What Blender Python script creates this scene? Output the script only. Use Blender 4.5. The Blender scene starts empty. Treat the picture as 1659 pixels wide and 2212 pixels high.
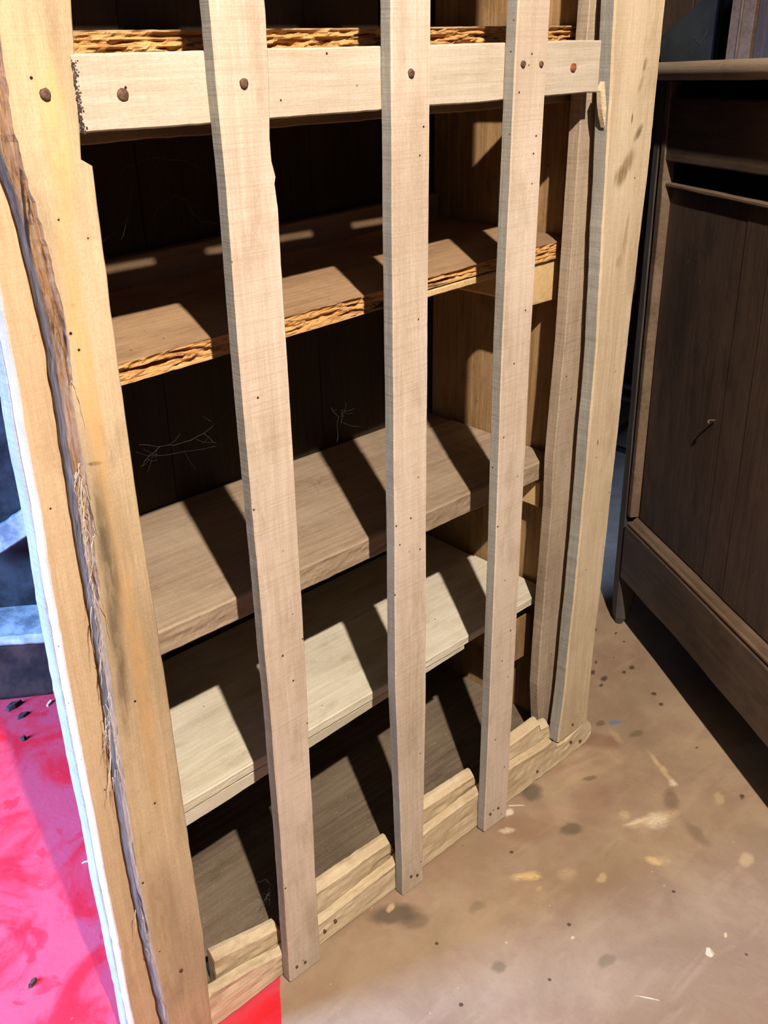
import bpy, bmesh, math, random
from mathutils import Vector, Matrix, noise

# ------------------------------------------------------------------ camera, world, light
W, H = 1659.0, 2212.0
FPX = 2068.463
CAM = Vector((-0.8314, -0.9185, 1.400))
RX = Vector((0.73018191, -0.68309199, -0.01482275))     # image right in the room
RD = Vector((-0.31443771, -0.31669521, -0.89489277))    # image down
RF = Vector((0.60659979, 0.65809534, -0.44603499))      # view direction
scn = bpy.context.scene
cd = bpy.data.cameras.new('camera'); cam = bpy.data.objects.new('camera', cd)
scn.collection.objects.link(cam); scn.camera = cam
cd.sensor_fit = 'VERTICAL'; cd.sensor_height = 36.0; cd.sensor_width = 27.0
cd.lens = 36.0 * FPX / H; cd.clip_start = 0.02
cam.matrix_world = Matrix(((RX.x, -RD.x, -RF.x, CAM.x), (RX.y, -RD.y, -RF.y, CAM.y), (RX.z, -RD.z, -RF.z, CAM.z), (0, 0, 0, 1)))

scn.view_settings.view_transform = 'Standard'
scn.view_settings.look = 'None'
scn.view_settings.gamma = 1.0
scn.view_settings.exposure = 0.0
scn.view_settings.use_curve_mapping = False
wd = bpy.data.worlds.new('world'); scn.world = wd; wd.use_nodes = True
wd.node_tree.nodes['Background'].inputs[0].default_value = (0.35, 0.45, 0.75, 1)
wd.node_tree.nodes['Background'].inputs[1].default_value = 0.004

def lamp(name, kind, loc, power, col, size=0.1, sizey=None, aim=None):
    d = bpy.data.lights.new(name, kind); o = bpy.data.objects.new(name, d)
    d.energy = power; d.color = col
    if kind == 'AREA':
        d.size = size
        if sizey: d.shape = 'RECTANGLE'; d.size_y = sizey
    else: d.shadow_soft_size = size
    o.location = loc
    if aim: o.rotation_euler = (Vector(aim) - Vector(loc)).to_track_quat('-Z', 'Y').to_euler()
    scn.collection.objects.link(o); return o
lamp('ceiling_bulb', 'POINT', (-0.793, -1.59, 2.83), 675, (1.0, 0.868, 0.75), 0.025)
dl = lamp('doorway_daylight', 'AREA', (-2.3, 0.75, 1.15), 115, (0.27, 0.46, 1.0), 0.7, 1.5, (-0.5, 0.40, 0.25))
dl.data.spread = 1.35
lamp('window_daylight', 'AREA', (1.6, -2.2, 2.1), 3.2, (0.58, 0.52, 1.0), 0.9, 1.1, (0.6, -0.3, 0.2))

def ray(u, v):
    a, b = (u - W / 2) / FPX, (v - H / 2) / FPX
    return RX * a + RD * b + RF
def atY(u, v, y):
    r = ray(u, v); return CAM + r * ((y - CAM.y) / r.y)
def atZ(u, v, z=0.0):
    r = ray(u, v); return CAM + r * ((z - CAM.z) / r.z)
def atX(u, v, x):
    r = ray(u, v); return CAM + r * ((x - CAM.x) / r.x)

# ------------------------------------------------------------------ object helpers
def tag(o, label=None, cat=None, group=None, kind=None):
    if label: o['label'] = label
    if cat: o['category'] = cat
    if group: o['group'] = group
    if kind: o['kind'] = kind
    return o
def empty(name, M, label=None, cat=None, group=None):
    o = bpy.data.objects.new(name, None); o.empty_display_size = 0.1
    scn.collection.objects.link(o)
    o.matrix_world = M if isinstance(M, Matrix) else Matrix.Translation(M)
    return tag(o, label, cat, group)
def link(name, bm, mat, parent=None, smooth=False):
    bmesh.ops.remove_doubles(bm, verts=bm.verts, dist=1e-6)
    bmesh.ops.recalc_face_normals(bm, faces=bm.faces)
    me = bpy.data.meshes.new(name); bm.to_mesh(me); bm.free()
    mats = mat if isinstance(mat, (list, tuple)) else [mat]
    for m in mats: me.materials.append(m)
    if smooth:
        for p in me.polygons: p.use_smooth = True
    o = bpy.data.objects.new(name, me); scn.collection.objects.link(o)
    if parent: o.parent = parent
    return o
def lerp_st(st, a):
    if a <= st[0][0]: return st[0][1:]
    for p, q in zip(st, st[1:]):
        if a <= q[0]:
            k = (a - p[0]) / (q[0] - p[0] + 1e-12)
            return tuple(x + (y - x) * k for x, y in zip(p[1:], q[1:]))
    return st[-1][1:]
seedn = [0]
def board_bm(axis, st, n=50, bev=0.0018, wob=0.0006, rough=0.0, sub=1, rf=(14, 90), ends=0.0, bm=None, mi=0, rmi=None, chip=0.0, tbev=None, lmi=None):
    """a sawn board; st = stations (a, b0, b1, t0, t1) along its length"""
    seedn[0] += 1; sd = seedn[0] * 7.31
    bm = bm or bmesh.new()
    a0, a1 = st[0][0], st[-1][0]
    rings = []
    A = sorted(set([a0 + (a1 - a0) * i / n for i in range(n + 1)] + [s[0] for s in st]))
    def N(x, y, z=0.0): return noise.noise(Vector((x + sd, y, z)))
    for i, a in enumerate(A):
        b0, b1, t0, t1 = lerp_st(st, a)
        b0 += wob * (N(a * 9, 0) + .5 * N(a * 60, 1)); b1 += wob * (N(a * 9, 5) + .5 * N(a * 60, 6))
        t0 += wob * .6 * N(a * 7, 9); t1 += wob * .6 * N(a * 7, 12)
        if chip:
            b1 -= chip * max(0, N(a * 25, 30) - .35) * 3; b0 += .25 * chip * max(0, N(a * 25, 40) - .35) * 3
        bv = min(bev, abs(b1 - b0) * .3, abs(t1 - t0) * .3)
        pts = []
        for k in range(sub + 1):
            f = k / sub; b = b0 + bv + (b1 - b0 - 2 * bv) * f; t = t0
            if rough:
                w = math.sin(math.pi * min(max(f, .0), 1)) ** .3 if 0 < f < 1 else 0.35
                q = abs(N(a * rf[0], b * rf[1], 3)) + .5 * abs(N(a * rf[0] * 3, b * rf[1] * 2, 7))
                t += rough * w * (q * 1.6)
            pts.append((b, t))
        tb = tbev if tbev else bv
        if tbev:
            pts[-1] = (b1 - tbev, t0); pts += [(b1, t0 + tbev)]
        else: pts += [(b1, t0 + bv)]
        pts += [(b1, t1 - bv), (b1 - bv, t1), (b0 + bv, t1), (b0, t1 - bv), (b0, t0 + bv)]
        ring = []
        for (b, t) in pts:
            aa = a
            if ends and (i == 0 or i == len(A) - 1):
                aa += ends * (N(b * 60, t * 60, 20) + .5 * N(b * 200, t * 200, 21))
            if axis == 'z': co = (b, t, aa)
            elif axis == 'x': co = (aa, t, b)
            else: co = (b, aa, t)
            ring.append(bm.verts.new(co))
        rings.append(ring)
    m = len(rings[0])
    for r, s in zip(rings, rings[1:]):
        for k in range(m):
            f = bm.faces.new((r[k], r[(k + 1) % m], s[(k + 1) % m], s[k]))
            f.material_index = (rmi if (rmi is not None and k < sub) else mi)
            if lmi is not None and k == m - 2: f.material_index = lmi
    for r in (rings[0], rings[-1]):
        f = bm.faces.new(r); f.material_index = mi
    return bm
def board(name, mat, parent, axis, st, off=None, smooth=False, **k):
    clampl = k.pop('clampl', False)
    bm = board_bm(axis, st, **k)
    if clampl:
        for v in bm.verts: v.co.x = max(v.co.x, -.362 + max(0, v.co.y - .088) * .4386)
    if off is not None: bmesh.ops.translate(bm, vec=-Vector(off), verts=bm.verts)
    return link(name, bm, mat, parent, smooth)
def simple(axis, a0, a1, b0, b1, t0, t1): return [(a0, b0, b1, t0, t1), (a1, b0, b1, t0, t1)]
def tube_bm(pts, r, bm=None, seg=5, taper=False):
    bm = bm or bmesh.new(); rings = []
    for i, p in enumerate(pts):
        p = Vector(p); d = (Vector(pts[min(i + 1, len(pts) - 1)]) - Vector(pts[max(i - 1, 0)])).normalized()
        u = d.cross(Vector((.3, .2, .93))).normalized(); v = d.cross(u)
        rr = r * (1 - .8 * i / (len(pts) - 1)) if taper else r
        rings.append([bm.verts.new(p + (u * math.cos(2 * math.pi * k / seg) + v * math.sin(2 * math.pi * k / seg)) * rr) for k in range(seg)])
    for a, b in zip(rings, rings[1:]):
        for k in range(seg): bm.faces.new((a[k], a[(k + 1) % seg], b[(k + 1) % seg], b[k]))
    bm.faces.new(rings[0]); bm.faces.new(rings[-1]); return bm
def nail_bm(p, r, nrm, h=0.0018, seed=0):
    bm = bmesh.new(); nrm = Vector(nrm).normalized(); u = nrm.orthogonal().normalized(); v = nrm.cross(u)
    prof = [(1.0, -.004), (1.05, h * .3), (.9, h * .85), (.5, h), (.0, h * .9)]
    prev = None; rng = random.Random(seed)
    wob = [1 + rng.uniform(-.1, .1) for _ in range(12)]
    for (k, z) in prof:
        if k == 0: c = bm.verts.new(Vector(p) + nrm * z); [bm.faces.new((prev[i], prev[(i + 1) % 12], c)) for i in range(12)]; break
        ring = [bm.verts.new(Vector(p) + nrm * z + (u * math.cos(i * math.pi / 6) + v * math.sin(i * math.pi / 6)) * r * k * wob[i]) for i in range(12)]
        if prev: [bm.faces.new((prev[i], prev[(i + 1) % 12], ring[(i + 1) % 12], ring[i])) for i in range(12)]
        else: bm.faces.new(ring)
        prev = ring
    return bm

# ------------------------------------------------------------------ materials
class NT:
    def __init__(s, name):
        s.m = bpy.data.materials.new(name); s.m.use_nodes = True; s.t = s.m.node_tree
        s.b = s.t.nodes['Principled BSDF']
    def n(s, typ, **k):
        x = s.t.nodes.new(typ)
        for a, v in k.items(): setattr(x, a, v)
        return x
    def put(s, node, key, val):
        i = node.inputs[key]
        if isinstance(val, bpy.types.NodeSocket): s.t.links.new(val, i)
        else: i.default_value = val
    def math(s, op, a, b=0.0, c=None, clamp=False):
        x = s.n('ShaderNodeMath', operation=op); x.use_clamp = clamp
        s.put(x, 0, a); s.put(x, 1, b)
        if c is not None: s.put(x, 2, c)
        return x.outputs[0]
    def vmath(s, op, a, b=None, sc=None):
        x = s.n('ShaderNodeVectorMath', operation=op); s.put(x, 0, a)
        if b is not None: s.put(x, 1, b)
        if sc is not None: s.put(x, 'Scale', sc)
        return x.outputs[0] if op not in ('LENGTH', 'DOT_PRODUCT') else x.outputs['Value']
    def mix(s, f, a, b, mode='MIX'):
        x = s.n('ShaderNodeMix', data_type='RGBA', blend_type=mode); s.put(x, 0, f)
        s.put(x, 6, a if isinstance(a, bpy.types.NodeSocket) else (*a, 1)); s.put(x, 7, b if isinstance(b, bpy.types.NodeSocket) else (*b, 1))
        return x.outputs[2]
    def ramp(s, f, lo, hi, a=0.0, b=1.0):
        x = s.n('ShaderNodeMapRange'); x.interpolation_type = 'SMOOTHSTEP'
        s.put(x, 0, f); s.put(x, 1, lo); s.put(x, 2, hi); s.put(x, 3, a); s.put(x, 4, b); return x.outputs[0]
    def noise(s, vec, scale, detail=4, rough=.55, dist=0.0):
        x = s.n('ShaderNodeTexNoise'); s.put(x, 'Vector', vec); s.put(x, 'Scale', scale); s.put(x, 'Detail', detail)
        s.put(x, 'Roughness', rough); s.put(x, 'Distortion', dist); return x.outputs[0]
    def vor(s, vec, scale):
        x = s.n('ShaderNodeTexVoronoi'); s.put(x, 'Vector', vec); s.put(x, 'Scale', scale); return x
    def bump(s, h, strength, dist=0.002):
        x = s.n('ShaderNodeBump'); s.put(x, 'Strength', strength); s.put(x, 'Distance', dist); s.put(x, 'Height', h); s.put(s.b, 'Normal', x.outputs[0])

ALB = 0.74     # every surface colour is scaled down so bounced light fills shade less
def srgb(r, g, b):
    f = lambda c: (c / 255 / 12.92) if c / 255 <= .04045 else ((c / 255 + .055) / 1.055) ** 2.4
    return tuple(ALB * f(c) for c in (r, g, b))

def wood(name, base, dark, light, axis='z', stain=None, stain_amt=.5, holes=.35, saw=.3, grain=.5, rough=.85, bump=.5, hs=55, spec=.25, fleck=0.0, spots=()):
    m = NT(name)
    tc = m.n('ShaderNodeTexCoord'); oi = m.n('ShaderNodeObjectInfo')
    off = m.vmath('SCALE', (7.3, 3.1, 5.7), sc=oi.outputs['Random'])
    co = m.vmath('ADD', tc.outputs['Object'], off)
    ax = {'x': 0, 'y': 1, 'z': 2}[axis]
    def sc(al, ac):
        v = [ac] * 3; v[ax] = al; return m.vmath('MULTIPLY', co, tuple(v))
    warp = m.n('ShaderNodeTexNoise'); m.put(warp, 'Vector', sc(4, 8)); m.put(warp, 'Scale', 1.0)
    wv = m.vmath('SCALE', m.vmath('SUBTRACT', warp.outputs['Color'], (.5, .5, .5)), sc=.5)
    g1 = m.noise(m.vmath('ADD', sc(3.5, 120), m.vmath('SCALE', wv, sc=3.0)), 1.0, 6, .7)
    g2 = m.noise(sc(14, 420), 1.0, 3, .6)
    big = m.noise(sc(3.0, 9), 1.0, 4, .6)
    big2 = m.noise(sc(9, 22), 1.0, 5, .65)
    sawn = m.noise(sc(420, 10), 1.0, 2, .5)
    c = m.mix(m.ramp(g1, .30, .70), dark, light)
    c = m.mix(1 - grain, c, base)
    c = m.mix(m.math('MULTIPLY', m.ramp(g2, .40, .62), .25 + .2 * grain), c, dark)
    c = m.mix(m.math('MULTIPLY', m.ramp(sawn, .48, .66), .5 * saw), c, dark)
    c = m.mix(m.ramp(big, .30, .72, 0, .55), c, light)
    if stain:
        c = m.mix(m.math('MULTIPLY', m.ramp(big2, .50, .70), stain_amt), c, stain)
        c = m.mix(m.math('MULTIPLY', m.ramp(m.noise(sc(2.2, 5), 1.0, 3, .5), .52, .68), stain_amt), c, stain)
    fine = m.noise(sc(260, 700), 1.0, 3, .7)
    c = m.mix(m.ramp(fine, .5, .72, 0, .35), c, light)
    c = m.mix(m.ramp(fine, .5, .30, 0, .40), c, dark)
    if fleck:
        fl = m.noise(sc(60, 160), 1.0, 3, .7)
        c = m.mix(m.ramp(fl, .66, .74, 0, fleck), c, srgb(225, 215, 195))
    for (pc, rad, rot, col, amt) in spots:
        mp = m.n('ShaderNodeMapping', vector_type='TEXTURE')
        m.put(mp, 'Vector', m.vmath('ADD', tc.outputs['Object'], m.vmath('SCALE', m.vmath('SUBTRACT', warp.outputs['Color'], (.5, .5, .5)), sc=.02)))
        mp.inputs['Location'].default_value = pc; mp.inputs['Rotation'].default_value = (0, rot, 0); mp.inputs['Scale'].default_value = rad
        d = m.vmath('LENGTH', mp.outputs[0])
        rg = m.ramp(m.noise(sc(30, 120), 1.0, 4, .6), .35, .6, .45, 1)
        c = m.mix(m.math('MULTIPLY', m.ramp(d, .35, 1.15, amt, 0), rg), c, col)
    height = m.math('ADD', m.math('MULTIPLY', g1, .5), m.math('ADD', m.math('MULTIPLY', g2, .25), m.math('MULTIPLY', sawn, .35 * saw)))
    if holes:
        v = m.vor(co, hs)
        sel = m.n('ShaderNodeSeparateColor'); m.put(sel, 0, v.outputs['Color'])
        h = m.math('MULTIPLY', m.math('LESS_THAN', v.outputs['Distance'], .066), m.math('LESS_THAN', sel.outputs[0], holes))
        ring = m.math('MULTIPLY', m.ramp(v.outputs['Distance'], .06, .16, .5, 0), m.math('LESS_THAN', sel.outputs[0], holes))
        c = m.mix(ring, c, dark)
        c = m.mix(h, c, (.012, .008, .005))
        height = m.math('SUBTRACT', height, m.math('MULTIPLY', h, 1.5))
    m.put(m.b, 'Base Color', c); m.put(m.b, 'Roughness', rough); m.put(m.b, 'Specular IOR Level', spec)
    m.bump(height, bump, .002)
    return m.m
def rotten(name, base, dark, light, axis='x'):
    m = NT(name); tc = m.n('ShaderNodeTexCoord'); co = tc.outputs['Object']
    ax = {'x': 0, 'y': 1, 'z': 2}[axis]; v = [130] * 3; v[ax] = 11
    s1 = m.noise(m.vmath('MULTIPLY', co, tuple(v)), 1.0, 5, .65, .6)
    v2 = [330] * 3; v2[ax] = 30; s2 = m.noise(m.vmath('MULTIPLY', co, tuple(v2)), 1.0, 4, .6)
    s3 = m.noise(m.vmath('MULTIPLY', co, tuple(x * .45 for x in v)), 1.0, 6, .6, 1.2)
    c = m.mix(m.ramp(s1, .36, .52), dark, base)
    c = m.mix(m.ramp(s2, .45, .7, 0, .7), c, light)
    c = m.mix(m.ramp(s3, .34, .40, .9, 0), c, (.014, .008, .005))
    m.put(m.b, 'Base Color', c); m.put(m.b, 'Roughness', .9); m.put(m.b, 'Specular IOR Level', .1)
    m.bump(m.math('ADD', s1, m.math('MULTIPLY', s2, .4)), 1.0, .006); return m.m
def plain(name, col, col2, scale=30, rough=.8, metal=0, bump=.3, spec=.3):
    m = NT(name); tc = m.n('ShaderNodeTexCoord')
    f = m.noise(tc.outputs['Object'], scale, 6, .65)
    m.put(m.b, 'Base Color', m.mix(m.ramp(f, .35, .65), col, col2)); m.put(m.b, 'Roughness', rough)
    m.put(m.b, 'Metallic', metal); m.put(m.b, 'Specular IOR Level', spec); m.bump(f, bump, .003); return m.m

RORI = Vector((0.07, 0.2, 0))
def SP(u, v, rx, rz, rot, col, amt, y=0.0): return (tuple(atY(u, v, y) - RORI), (rx, .03, rz), rot, srgb(*col), amt)
slat_m = wood('pale_sawn_wood', srgb(214, 195, 172), srgb(180, 158, 134), srgb(232, 215, 196), 'z', srgb(160, 138, 108), .4, .5, .8, .5, hs=44)
slat_x = wood('pale_sawn_wood_rail', srgb(200, 188, 166), srgb(172, 156, 134), srgb(218, 206, 186), 'x', srgb(176, 156, 128), .35, .5, .5, .5, hs=44)
stile_m = wood('honey_weathered_wood', srgb(204, 178, 138), srgb(172, 144, 106), srgb(226, 204, 168), 'z', srgb(142, 124, 98), .45, .75, .4, .5, hs=40,
    spots=[SP(222, 1110, .010, .07, .03, (112, 100, 74), .8), SP(240, 1230, .013, .09, .0, (104, 94, 70), .85), SP(252, 1400, .009, .10, .0, (108, 92, 70), .8), SP(262, 1520, .008, .05, .0, (120, 98, 74), .7),
           SP(205, 1000, .010, .003, .2, (60, 50, 36), .9), SP(120, 300, .02, .10, .0, (236, 190, 120), .5), SP(185, 800, .014, .2, .0, (226, 176, 104), .6), SP(300, 1450, .016, .25, .0, (220, 170, 104), .45), SP(350, 1960, .03, .10, .1, (140, 112, 80), .4)])
stile_r = wood('tan_sawn_wood', srgb(210, 188, 154), srgb(178, 152, 116), srgb(228, 210, 180), 'z', srgb(146, 122, 86), .3, .12, .5, .5,
    spots=[SP(1395, 140, .005, .014, .3, (120, 98, 66), .8), SP(1385, 185, .006, .02, .5, (130, 106, 74), .6), SP(1378, 290, .008, .018, .7, (104, 86, 56), .9), SP(1364, 262, .003, .009, 0, (80, 60, 40), .9), SP(1355, 360, .016, .03, .6, (136, 110, 72), .8),
           SP(1340, 385, .018, .02, .8, (134, 108, 70), .8), SP(1352, 520, .008, .05, .1, (160, 132, 94), .7), SP(1338, 570, .012, .012, .5, (166, 136, 98), .6), SP(1290, 958, .003, .008, 0, (70, 50, 34), .9)])
grey_m = wood('grey_brown_sawn_wood', srgb(176, 156, 132), srgb(134, 116, 94), srgb(198, 180, 156), 'z', srgb(126, 106, 82), .4, .25, 1.0, .6)
post_m = wood('dusty_pale_post_wood', srgb(210, 184, 148), srgb(180, 146, 104), srgb(230, 202, 164), 'z', srgb(160, 128, 90), .35, .2, .4, .4)
barkside_m = rotten('grey_bark_side', srgb(112, 92, 74), srgb(80, 64, 50), srgb(142, 124, 106), 'z')
side_m = wood('weathered_daylight_tint_side', srgb(170, 168, 158), srgb(132, 130, 122), srgb(190, 188, 178), 'z', srgb(120, 114, 102), .3, .15, 1.0, .5)  # weathered grey, with the cool daylight on side faces put into the colour
bark_m = rotten('torn_bark', srgb(164, 124, 88), srgb(120, 88, 64), srgb(190, 156, 116), 'z')
shelf1_m = wood('brown_shelf_wood', srgb(168, 134, 98), srgb(132, 102, 72), srgb(194, 160, 122), 'x', srgb(110, 80, 54), .35, .2, .25, .6)
shelf2_m = wood('drab_shelf_wood', srgb(170, 148, 122), srgb(140, 118, 94), srgb(192, 172, 146), 'x', srgb(118, 92, 66), .3, .0, .35, .6, fleck=.25)
shelf3_m = wood('bleached_shelf_wood', srgb(222, 212, 186), srgb(190, 178, 148), srgb(238, 232, 214), 'x', srgb(150, 138, 106), .4, .06, .2, .5)
floor_bd = wood('dark_dusty_board', srgb(118, 102, 84), srgb(86, 72, 58), srgb(146, 130, 108), 'x', srgb(80, 66, 50), .4, .0, .3, .8, fleck=.35)
panel_m = wood('brown_plank', srgb(168, 132, 88), srgb(124, 92, 58), srgb(196, 160, 112), 'z', srgb(106, 78, 52), .5, .08, .15, .8, bump=1.0)
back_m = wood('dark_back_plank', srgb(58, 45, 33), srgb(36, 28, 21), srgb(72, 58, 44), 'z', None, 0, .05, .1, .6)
plinth_m = wood('cream_rough_wood', srgb(224, 202, 162), srgb(190, 162, 120), srgb(238, 222, 190), 'x', srgb(158, 132, 94), .5, .08, .25, .7, bump=.9)
rot_m = rotten('rotten_orange_wood', srgb(214, 162, 100), srgb(160, 108, 60), srgb(234, 196, 138))
rot_dark = plinth_m
cleat_m = wood('fresh_cleat_wood', srgb(214, 178, 122), srgb(180, 140, 88), srgb(232, 204, 152), 'y', None, 0, .05, .3, .5, bump=.8)
cab_m = wood('dark_stained_oak', srgb(74, 58, 46), srgb(46, 36, 29), srgb(98, 78, 64), 'z', srgb(40, 32, 27), .5, .0, .1, .7, rough=.6, spec=.4, fleck=.12)
cab_x = wood('dark_stained_oak_rail', srgb(86, 68, 54), srgb(54, 42, 33), srgb(110, 90, 72), 'x', srgb(46, 36, 28), .5, .0, .1, .7, rough=.6, spec=.4, fleck=.15)
cab_l = wood('worn_edge_oak', srgb(118, 96, 78), srgb(82, 64, 50), srgb(142, 120, 98), 'x', srgb(84, 64, 48), .4, .0, .1, .6, rough=.6)
cab_post = wood('grey_oak_post', srgb(74, 70, 66), srgb(46, 42, 40), srgb(98, 92, 86), 'z', None, 0, 0, .1, .6)
iron_m = plain('rusty_iron', srgb(124, 96, 78), srgb(86, 62, 50), 300, .7, .25, .4)
rust_m = plain('bright_rust', srgb(168, 104, 66), srgb(116, 62, 38), 300, .8, .1, .4)
void_m = plain('shade_black', srgb(22, 18, 15), srgb(12, 10, 9), 20, .95, 0, .3, .05)  # near-black colour stands in for shade in recesses and background
web_m = plain('cobweb', srgb(96, 96, 92), srgb(60, 60, 60), 50, .9)
stone_d = plain('dark_rubble', srgb(62, 66, 70), srgb(24, 26, 30), 9, .95, 0, 1.0)
stone_l = plain('limewashed_stone', srgb(190, 200, 200), srgb(112, 124, 130), 14, .9, 0, 1.0)
brown_d = plain('peaty_brown_earth', srgb(70, 50, 44), srgb(34, 24, 24), 14, .95, 0, 1.0)
chip_w = plain('pale_wood_chip', srgb(232, 220, 190), srgb(200, 180, 140), 80, .9)
chip_d = plain('dark_wood_chip', srgb(84, 70, 66), srgb(48, 40, 40), 80, .9)

# ------------------------------------------------------------------ the setting
def floor_material():
    m = NT('worn_painted_floor')
    tc = m.n('ShaderNodeTexCoord'); co = tc.outputs['Object']
    sep = m.n('ShaderNodeSeparateXYZ'); m.put(sep, 0, co); X, Y = sep.outputs[0], sep.outputs[1]
    big = m.noise(co, 3.2, 6, .6, .4); mid = m.noise(co, 11, 6, .65, .3); fine = m.noise(co, 120, 4, .6)
    c = m.mix(m.ramp(big, .35, .65), srgb(158, 133, 106), srgb(182, 157, 128))
    c = m.mix(m.ramp(mid, .42, .70, 0, .55), c, srgb(156, 124, 102))
    st = m.noise(m.vmath('MULTIPLY', co, (5, 26, 1)), 1.0, 5, .6, .5)
    c = m.mix(m.ramp(st, .52, .72, 0, .3), c, srgb(200, 174, 144))
    c = m.mix(m.ramp(m.noise(co, 6.5, 4, .5, .8), .57, .70, 0, .35), c, srgb(146, 128, 104))
    c = m.mix(m.ramp(fine, .55, .8, 0, .18), c, srgb(96, 76, 58))
    sp = m.vor(co, 36); ss = m.n('ShaderNodeSeparateColor'); m.put(ss, 0, sp.outputs['Color'])
    c = m.mix(m.math('MULTIPLY', m.ramp(sp.outputs['Distance'], .10, .17, 1, 0), m.math('LESS_THAN', ss.outputs[0], .06)), c, srgb(98, 76, 60))
    sp2 = m.vor(co, 60); s2 = m.n('ShaderNodeSeparateColor'); m.put(s2, 0, sp2.outputs['Color'])
    c = m.mix(m.math('MULTIPLY', m.math('LESS_THAN', sp2.outputs['Distance'], .06), m.math('LESS_THAN', s2.outputs[1], .09)), c, srgb(235, 225, 200))
    # stains and paint marks, each with a place and an outline of its own
    wn = m.n('ShaderNodeTexNoise'); m.put(wn, 'Vector', co); m.put(wn, 'Scale', 45); m.put(wn, 'Detail', 3)
    wco = m.vmath('ADD', co, m.vmath('SCALE', m.vmath('SUBTRACT', wn.outputs['Color'], (.5, .5, .5)), sc=.018))
    def spot(c, u, v, r, ratio, ang, col, amt, soft=.5):
        p = atZ(u, v)
        mp = m.n('ShaderNodeMapping', vector_type='TEXTURE'); m.put(mp, 'Vector', wco)
        mp.inputs['Location'].default_value = (p.x, p.y, 0); mp.inputs['Rotation'].default_value = (0, 0, ang); mp.inputs['Scale'].default_value = (r, r * ratio, 1)
        d = m.vmath('LENGTH', m.vmath('MULTIPLY', mp.outputs[0], (1, 1, 0)))
        return m.mix(m.ramp(d, 1 - soft, 1 + soft * .4, amt, 0), c, col)
    dk = srgb(78, 62, 48); lt = srgb(226, 196, 150)
    for (u, v, r) in ((1364, 1442, .010), (1348, 1453, .008), (1306, 1466, .013), (1288, 1430, .006), (1297, 1480, .007), (1279, 1452, .010), (1326, 1422, .004), (1285, 1360, .012),
                      (1412, 1499, .009), (1428, 1521, .008), (1305, 1440, .003), (1330, 1368, .005), (1603, 1722, .008), (1508, 1614, .003)):
        c = spot(c, u, v, r, .7, .4, dk, .85)
    ol = srgb(92, 84, 60)
    for (u, v, r, q, a, col, amt) in (
        (1274, 1681, .016, .6, -.4, ol, .7), (1235, 1791, .026, .7, -.6, ol, .7), (1148, 1712, .030, .8, .3, srgb(84, 76, 66), .7), (850, 1975, .05, .5, -.6, srgb(88, 76, 62), .75),
        (895, 1990, .03, .6, -.4, srgb(96, 82, 66), .5), (1375, 1584, .022, .5, -.3, ol, .5), (1297, 1562, .014, .6, 0, ol, .6), (1450, 1728, .035, .5, .6, srgb(104, 82, 64), .5),
        (1078, 2087, .016, .8, 0, ol, .5), (1505, 1800, .04, .4, 1.2, srgb(110, 92, 70), .4), (1030, 1960, .02, .6, 0, ol, .35), (1312, 2075, .02, .6, 0, ol, .4),
        (1290, 1600, .06, .5, -.9, srgb(132, 84, 66), .45), (1140, 1790, .07, .6, -.9, srgb(130, 88, 68), .35), (1280, 1740, .09, .5, .5, srgb(138, 92, 74), .3),
        (1300, 1897, .014, .6, 0, lt, .5),
        (1098, 1755, .014, .8, .2, srgb(240, 224, 196), .9), (1612, 1857, .022, .6, .4, lt, .55), (1552, 1725, .02, .6, .4, lt, .4),
        (1165, 1920, .01, .5, 0, lt, .3), (843, 1960, .012, .5, .2, lt, .7), (1330, 1590, .03, .3, 1.1, lt, .25), (1533, 2056, .009, .8, 0, srgb(250, 240, 200), 1),
        (1328, 1560, .020, .45, -.5, srgb(122, 132, 160), 1), (1568, 2022, .006, .7, 0, lt, 1), (1238, 2026, .005, .7, 0, lt, 1), (1090, 2037, .003, .7, 0, lt, 1)):
        c = spot(c, u, v, r, q, a, col, amt)
    def stroke(c, u0, v0, u1, v1, w, col, amt, soft=.6):
        a, b = atZ(u0, v0), atZ(u1, v1); md = (a + b) / 2; L_ = (b - a).length / 2; ang = math.atan2(b.y - a.y, b.x - a.x)
        mp = m.n('ShaderNodeMapping', vector_type='TEXTURE'); m.put(mp, 'Vector', wco)
        mp.inputs['Location'].default_value = (md.x, md.y, 0); mp.inputs['Rotation'].default_value = (0, 0, ang); mp.inputs['Scale'].default_value = (L_, w, 1)
        d = m.vmath('LENGTH', m.vmath('MULTIPLY', mp.outputs[0], (1, 1, 0)))
        rag = m.ramp(m.noise(m.vmath('MULTIPLY', mp.outputs[0], (1.2, 2.6, 0)), 1.6, 4, .6), .40, .62, .35, 1)
        return m.mix(m.math('MULTIPLY', m.ramp(d, 1 - soft, 1 + soft * .4, amt, 0), rag), c, col)
    hv = srgb(244, 226, 196); yl = srgb(240, 206, 136)
    for a in ((1398, 1622, 1462, 1700, .008, lt, .9), (1446, 1684, 1456, 1698, .010, hv, 1), (1345, 1788, 1470, 1752, .014, lt, .85), (1395, 1782, 1445, 1764, .020, hv, .8),
              (1348, 1784, 1400, 1768, .006, hv, .8), (1100, 1896, 1172, 1890, .010, yl, 1), (1394, 1854, 1432, 1866, .011, yl, 1), (1400, 1860, 1452, 1858, .012, lt, .5),
              (1076, 1795, 1112, 1792, .008, hv, .8), (1336, 1756, 1362, 1764, .014, lt, .6), (1300, 1612, 1350, 1650, .022, lt, .22), (1160, 1680, 1310, 1618, .012, srgb(146, 108, 88), .5),
              (1200, 1700, 1350, 1640, .016, lt, .22), (1206, 1895, 1245, 1880, .014, lt, .4), (1140, 1760, 1260, 1750, .03, srgb(190, 152, 132), .35)):
        c = stroke(c, *a)
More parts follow.
